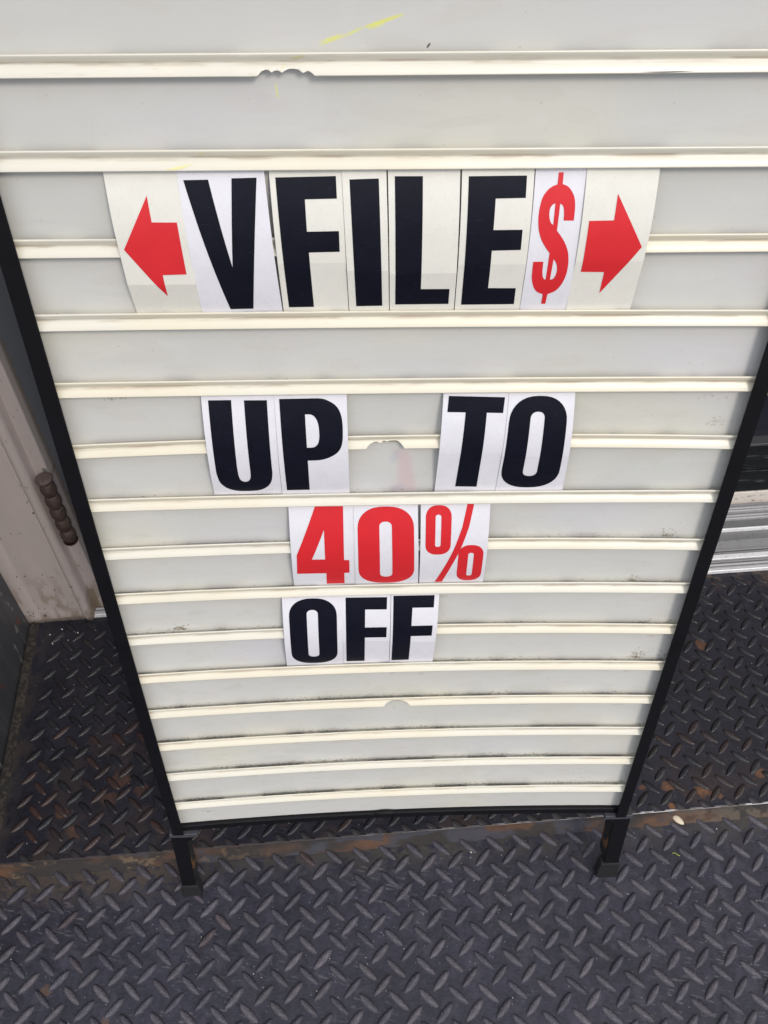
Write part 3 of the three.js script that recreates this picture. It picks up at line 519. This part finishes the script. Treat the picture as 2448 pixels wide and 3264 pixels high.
const CARDS = [
  // name in label, corners (TL TR BR BL, mm on the board), shapes, material, ink, crease (0 = smooth)
  ['cream card with a red arrow pointing left, beside the letter V', [[-221.2, 821.1], [-169.4, 820.9], [-165.7, 710.7], [-217.3, 711.3]], [P(arrow)], 'cream', red, 0.755],
  ['tall white card with black letter V between red arrow and F', [[-169.2, 820.9], [-107.5, 820.4], [-102.6, 710.2], [-165.5, 710.7]], [P([[0.062, 0.045], [0.348, 0.043], [0.482, 0.63], [0.62, 0.036], [0.91, 0.033], [0.644, 0.972], [0.357, 0.974]])], 'white', ink, 0],
  ['tall cream card with black letter F between V and I', [[-103.7, 819.9], [-52.1, 819.9], [-50.1, 709.4], [-101.4, 710.1]], [P([[0.078, 0.031], [0.92, 0.028], [0.919, 0.164], [0.468, 0.166], [0.464, 0.376], [0.924, 0.374], [0.919, 0.52], [0.468, 0.523], [0.471, 0.966], [0.086, 0.968]])], 'cream', ink, 0.605],
  ['narrow cream card with black letter I between F and L', [[-51.7, 819.9], [-20.0, 820.0], [-17.8, 708.7], [-49.2, 709.3]], [P([[0.162, 0.047], [0.828, 0.044], [0.836, 0.953], [0.178, 0.957]])], 'cream', ink, 0.66],
  ['tall cream card with black letter L between I and E', [[-18.5, 819.9], [33.3, 819.6], [34.2, 708.8], [-16.8, 709.1]], [P([[0.09, 0.034], [0.482, 0.035], [0.473, 0.82], [0.914, 0.822], [0.912, 0.952], [0.082, 0.951]])], 'cream', ink, 0.69],
  ['tall cream card with black letter E between L and dollar sign', [[35.0, 819.5], [87.1, 819.4], [86.9, 708.1], [35.2, 708.8]], [P([[0.09, 0.035], [0.9, 0.035], [0.902, 0.17], [0.478, 0.172], [0.474, 0.376], [0.894, 0.376], [0.898, 0.518], [0.474, 0.521], [0.478, 0.817], [0.9, 0.819], [0.907, 0.955], [0.089, 0.957]])], 'cream', ink, 0.625],
  ['narrow white card with red dollar sign between E and right arrow', [[88.4, 819.4], [125.4, 819.3], [124.8, 707.4], [87.6, 707.7]], [P(dollar, dH1.reverse(), dH2.reverse())], 'white', red, 0],
  ['cream card with a red arrow pointing right, beside the dollar sign', [[125.7, 819.3], [178.5, 819.0], [177.1, 707.0], [125.2, 707.4]], [P(arrow.map(([a, b]) => [1 - a, b + 0.012]).reverse())], 'cream', red, 0.61],
  ['white card with black letter U starting the row UP TO', [[-177.7, 633.1], [-116.1, 632.7], [-117.8, 521.1], [-180.3, 522.5]], [P([[0.09, 0.05], [0.408, 0.051], ...smoothPts([[0.395, 0.69], [0.405, 0.80], [0.43, 0.84], [0.488, 0.857], [0.545, 0.84], [0.572, 0.80], [0.58, 0.74]], 24), [0.585, 0.055], [0.902, 0.057], ...smoothPts([[0.897, 0.75], [0.878, 0.835], [0.838, 0.893], [0.767, 0.94], [0.692, 0.965], [0.6, 0.976], [0.42, 0.978], [0.34, 0.972], [0.26, 0.955], [0.187, 0.926], [0.135, 0.885], [0.105, 0.84], [0.084, 0.749]], 44)])], 'white', ink, 0],
  ['white card with black letter P right of the letter U', [[-115.5, 631.9], [-54.0, 631.7], [-54.4, 519.6], [-116.9, 520.5]], [P([[0.063, 0.039], ...smoothPts([[0.602, 0.039], [0.69, 0.047], [0.765, 0.067], [0.835, 0.094], [0.888, 0.135], [0.92, 0.19], [0.933, 0.25], [0.935, 0.33], [0.928, 0.41], [0.905, 0.47], [0.865, 0.517], [0.8, 0.553], [0.73, 0.578], [0.65, 0.596], [0.572, 0.605], [0.414, 0.608]], 50), [0.41, 0.961], [0.072, 0.962]], [[0.412, 0.17], ...smoothPts([[0.46, 0.17], [0.503, 0.174], [0.546, 0.193], [0.576, 0.225], [0.594, 0.265], [0.6, 0.32], [0.596, 0.39], [0.578, 0.433], [0.545, 0.46], [0.505, 0.471], [0.465, 0.474]], 26), [0.414, 0.474]].reverse())], 'white', ink, 0],
  ['white card with tilted black letter T left of the O', [[29.9, 630.6], [86.9, 629.9], [83.9, 516.7], [26.4, 517.5]], [P([[0.08, 0.037], [0.935, 0.052], [0.928, 0.18], [0.677, 0.176], [0.678, 0.955], [0.325, 0.949], [0.352, 0.171], [0.07, 0.167]])], 'white', ink, 0.56],
  ['white card with black letter O ending the row UP TO', [[86.7, 629.9], [143.6, 629.3], [147.5, 515.8], [84.2, 516.7]], [ring(0.03, 0.905, 0.04, 0.963, 0.42, 0.22, 0.352, 0.566, 0.168, 0.822)], 'white', ink, 0.59],
  ['white card with red numeral 4 left of the red zero', [[-112.6, 504.2], [-50.9, 503.3], [-52.0, 391.1], [-114.6, 391.9]], [P([[0.404, 0.016], [0.838, 0.018], [0.834, 0.613], [0.917, 0.615], [0.916, 0.797], [0.83, 0.8], [0.83, 0.967], [0.536, 0.968], [0.54, 0.797], [0.066, 0.794], [0.083, 0.535]], [[0.531, 0.25], [0.319, 0.598], [0.531, 0.6]])], 'white', red, 0],
  ['white card with red numeral 0 between the 4 and the percent sign', [[-50.7, 503.3], [10.3, 502.4], [13.5, 390.1], [-51.2, 391.1]], [ring(0.052, 0.938, 0.023, 0.965, 0.42, 0.22, 0.393, 0.59, 0.172, 0.864)], 'white', red, 0],
  ['white card with red percent sign right of the red zero', [[13.8, 502.3], [80.3, 501.2], [81.2, 390.6], [15.1, 390.8]], [ring(0.07, 0.447, 0.022, 0.567, 0.18, 0.125, 0.213, 0.297, 0.115, 0.469, 0.026), ring(0.572, 0.952, 0.453, 0.968, 0.182, 0.125, 0.722, 0.808, 0.552, 0.888, 0.026), P([[0.672, 0.007], [0.77, 0.007], ...smoothPts([[0.706, 0.25], [0.6, 0.5], [0.47, 0.75], [0.352, 0.983]], 12), [0.24, 0.983], ...smoothPts([[0.37, 0.75], [0.5, 0.5], [0.607, 0.25]], 10)])], 'white', red, 0],
  ['white card with black letter O starting the bottom row OFF', [[-128.5, 376.7], [-66.0, 375.0], [-68.2, 264.2], [-131.2, 265.4]], [ring(0.1, 0.908, 0.017, 0.96, 0.385, 0.21, 0.398, 0.588, 0.148, 0.83)], 'white', ink, 0],
  ['white card with black letter F between the O and another F', [[-65.5, 375.7], [-14.9, 374.5], [-16.4, 263.5], [-67.6, 265.0]], [P(glyphF)], 'white', ink, 0.6],
  ['white card with black letter F ending the bottom row OFF', [[-14.0, 374.6], [36.3, 374.3], [33.2, 263.4], [-15.6, 263.4]], [P(glyphF.map(([a, b]) => [a - 0.022, b - 0.016]))], 'white', ink, 0.62],
];
seed(77);
CARDS.forEach(([label, q, shapes, mat, pen, crease], n) => {
  const Q = q.map(([x, v]) => [x / 1000, v / 1000]), lift = (n % 2) * 0.0008;
  const ctr = [(Q[2][0] + Q[3][0]) / 2, (Q[2][1] + Q[3][1]) / 2];
  const pr = (t) => {
    const s = clamp(t);
    if (!crease) return 0.0034 + 0.0074 * Math.sin(Math.PI * s) ** 0.9;
    return s < 0.45 ? 0.0034 + 0.0078 * Math.sin(Math.PI / 2 * s / 0.45) ** 0.9 : s < crease ? 0.0112 - 0.0006 * ((s - 0.45) / (crease - 0.45)) ** 2 : mix(0.0106, 0.0034, (s - crease) / (1 - crease));
  };
  const at = (u, t, dz) => {
    const x = (1 - u) * (1 - t) * Q[0][0] + u * (1 - t) * Q[1][0] + u * t * Q[2][0] + (1 - u) * t * Q[3][0];
    const v = (1 - u) * (1 - t) * Q[0][1] + u * (1 - t) * Q[1][1] + u * t * Q[2][1] + (1 - u) * t * Q[3][1];
    return [x - ctr[0], v - ctr[1], bow(x, v) + pr(t) + dz + lift];
  };
  const card = thing('letter_card', label, 'letter card', 'printed cards slotted in the letter board tracks');
  atBoard(card, ctr[0], ctr[1], 0);
  const t0 = -0.04, t1 = 1.02, th = -0.0005, us = lins(-0.004, 1.004, 4);
  const spans = crease ? [[t0, crease, 26], [crease, t1, 12]] : [[t0, t1, 40]];
  const sheets = [];
  for (const [a, b, k] of spans) {
    const rows = lins(a, b, k);
    const back = grid(us, rows, (u, t) => at(u, t, th)); back.index.array.reverse(); back.computeVertexNormals();
    const f = grid(us, rows, (u, t) => at(u, t, 0), (u, t) => [u, 1 - t]);
    // keep the crease hard: straight normals per span
    sheets.push(f, back, grid([0, 1], rows, (k2, t) => at(-0.004, t, th * k2)), grid([0, 1], rows, (k2, t) => at(1.004, t, th * k2)));
  }
  part('card_sheet', sheets, cardMats[mat], card);
  const glyphs = shapes.map((s) => {
    // to millimetres for even tessellation, then onto the curved card
    const W = Math.abs(Q[1][0] - Q[0][0]), H = Math.abs(Q[0][1] - Q[3][1]);
    let g = new THREE.ShapeGeometry(s, 1).toNonIndexed(); const p = g.attributes.position;
    for (let i = 0; i < p.count; i++) p.setXY(i, p.getX(i) * W, p.getY(i) * H);
    g.deleteAttribute('normal'); g = new TessellateModifier(0.005, 9).modify(g);
    const r = g.attributes.position, uv = [];
    for (let i = 0; i < r.count; i++) { const u = r.getX(i) / W, t = r.getY(i) / H, w = at(u, t, 0.00032); r.setXYZ(i, ...w); uv.push(u * 0.6 + (n % 5) * 0.13, t + n * 0.17); }
    g.setAttribute('uv', new THREE.Float32BufferAttribute(uv, 2)); g = mergeVertices(g, 1e-6);
    const ix = g.index.array; for (let i = 0; i < ix.length; i += 3) { const a = ix[i]; ix[i] = ix[i + 1]; ix[i + 1] = a; }
    g.computeVertexNormals(); return g;
  });
  part(pen === red ? 'red_print' : 'black_print', glyphs.length > 1 ? mergeGeometries(glyphs) : glyphs[0], pen, card);
});

// ---------------------------------------------------------------- small litter on the plates
{
  const peb = new THREE.IcosahedronGeometry(1, 3), p = peb.attributes.position;
  for (let i = 0; i < p.count; i++) { const k = 1 + 0.14 * (fbm(p.getX(i) * 1.4 + 5, p.getY(i) * 1.4 + p.getZ(i) * 2, 3, 301) - 0.5); p.setXYZ(i, p.getX(i) * 0.0052 * k, p.getY(i) * 0.0032 * k, p.getZ(i) * 0.0098 * k * (1 + 0.2 * p.getZ(i))); }
  const pg = mergeVertices(peb.deleteAttribute('normal') && peb); pg.computeVertexNormals();
  const stone = new THREE.Mesh(pg, std({ color: lin(0.72, 0.62, 0.47), roughness: 0.6 })); stone.name = 'pebble'; scene.add(stone); tag(stone, 'small pale cream pebble on the rusty plate edge right of the sign', 'pebble'); stone.castShadow = stone.receiveShadow = true;
  atShop(stone, 0.417, -0.0142, STEP + 0.0085); stone.rotation.y = 0.75;
  const c = new THREE.TubeGeometry(new THREE.CatmullRomCurve3([[-0.005, 0.0006, -0.002], [-0.001, 0.0016, -0.0016], [0.0012, 0.002, 0.001], [0.005, 0.0008, 0.0028]].map((a) => new THREE.Vector3(...a))), 16, 0.0007, 6);
  const leaf = new THREE.Mesh(c, std({ color: lin(0.32, 0.36, 0.06), roughness: 0.6 })); leaf.name = 'plant_scrap'; scene.add(leaf); tag(leaf, 'tiny yellow-green plant scrap on the steel floor near the right foot', 'plant scrap'); leaf.castShadow = true;
  atShop(leaf, 0.401, -0.0195, 0.5035);
  seed(91);
  const n = 220, m = new THREE.InstancedMesh(new THREE.IcosahedronGeometry(0.001, 1), std({ color: lin(0.62, 0.6, 0.56), roughness: 0.7 }), n), o = new THREE.Object3D();
  const fixed = [[-0.30, 0.60], [-0.24, 0.62], [0.475, 0.47], [-0.56, 0.26], [-0.62, 0.03], [-0.585, 0.045], [-0.60, 0.02], [-0.57, 0.03], [-0.612, 0.05], [0.09, 0.475]];
  for (let i = 0; i < n; i++) {
    const f = fixed[i], up = f ? f[1] < STEP : rnd() < 0.45, x = f ? f[0] : rr(-0.6, 0.7), z = f ? f[1] : up ? rr(0.02, STEP - 0.01) : rr(STEP + 0.02, 0.8);
    o.position.set(x, (up ? 0 : -0.02) + 0.0006, z); o.rotation.set(rr(0, 3), rr(0, 3), rr(0, 3)); o.scale.set(1, 0.7, 1).multiplyScalar(f ? rr(0.9, 1.6) : rr(0.25, 0.8)); o.updateMatrix(); m.setMatrixAt(i, o.matrix);
  }
  m.name = 'grit'; m.userData.kind = 'stuff'; m.userData.label = 'pale grit scattered over the steel floor'; m.userData.category = 'grit'; scene.add(m); atShop(m, 0, 0, 0);
}

scene.traverse((o) => { if (o.isMesh) { o.castShadow = true; o.receiveShadow = true; } });
renderer.render(scene, camera);
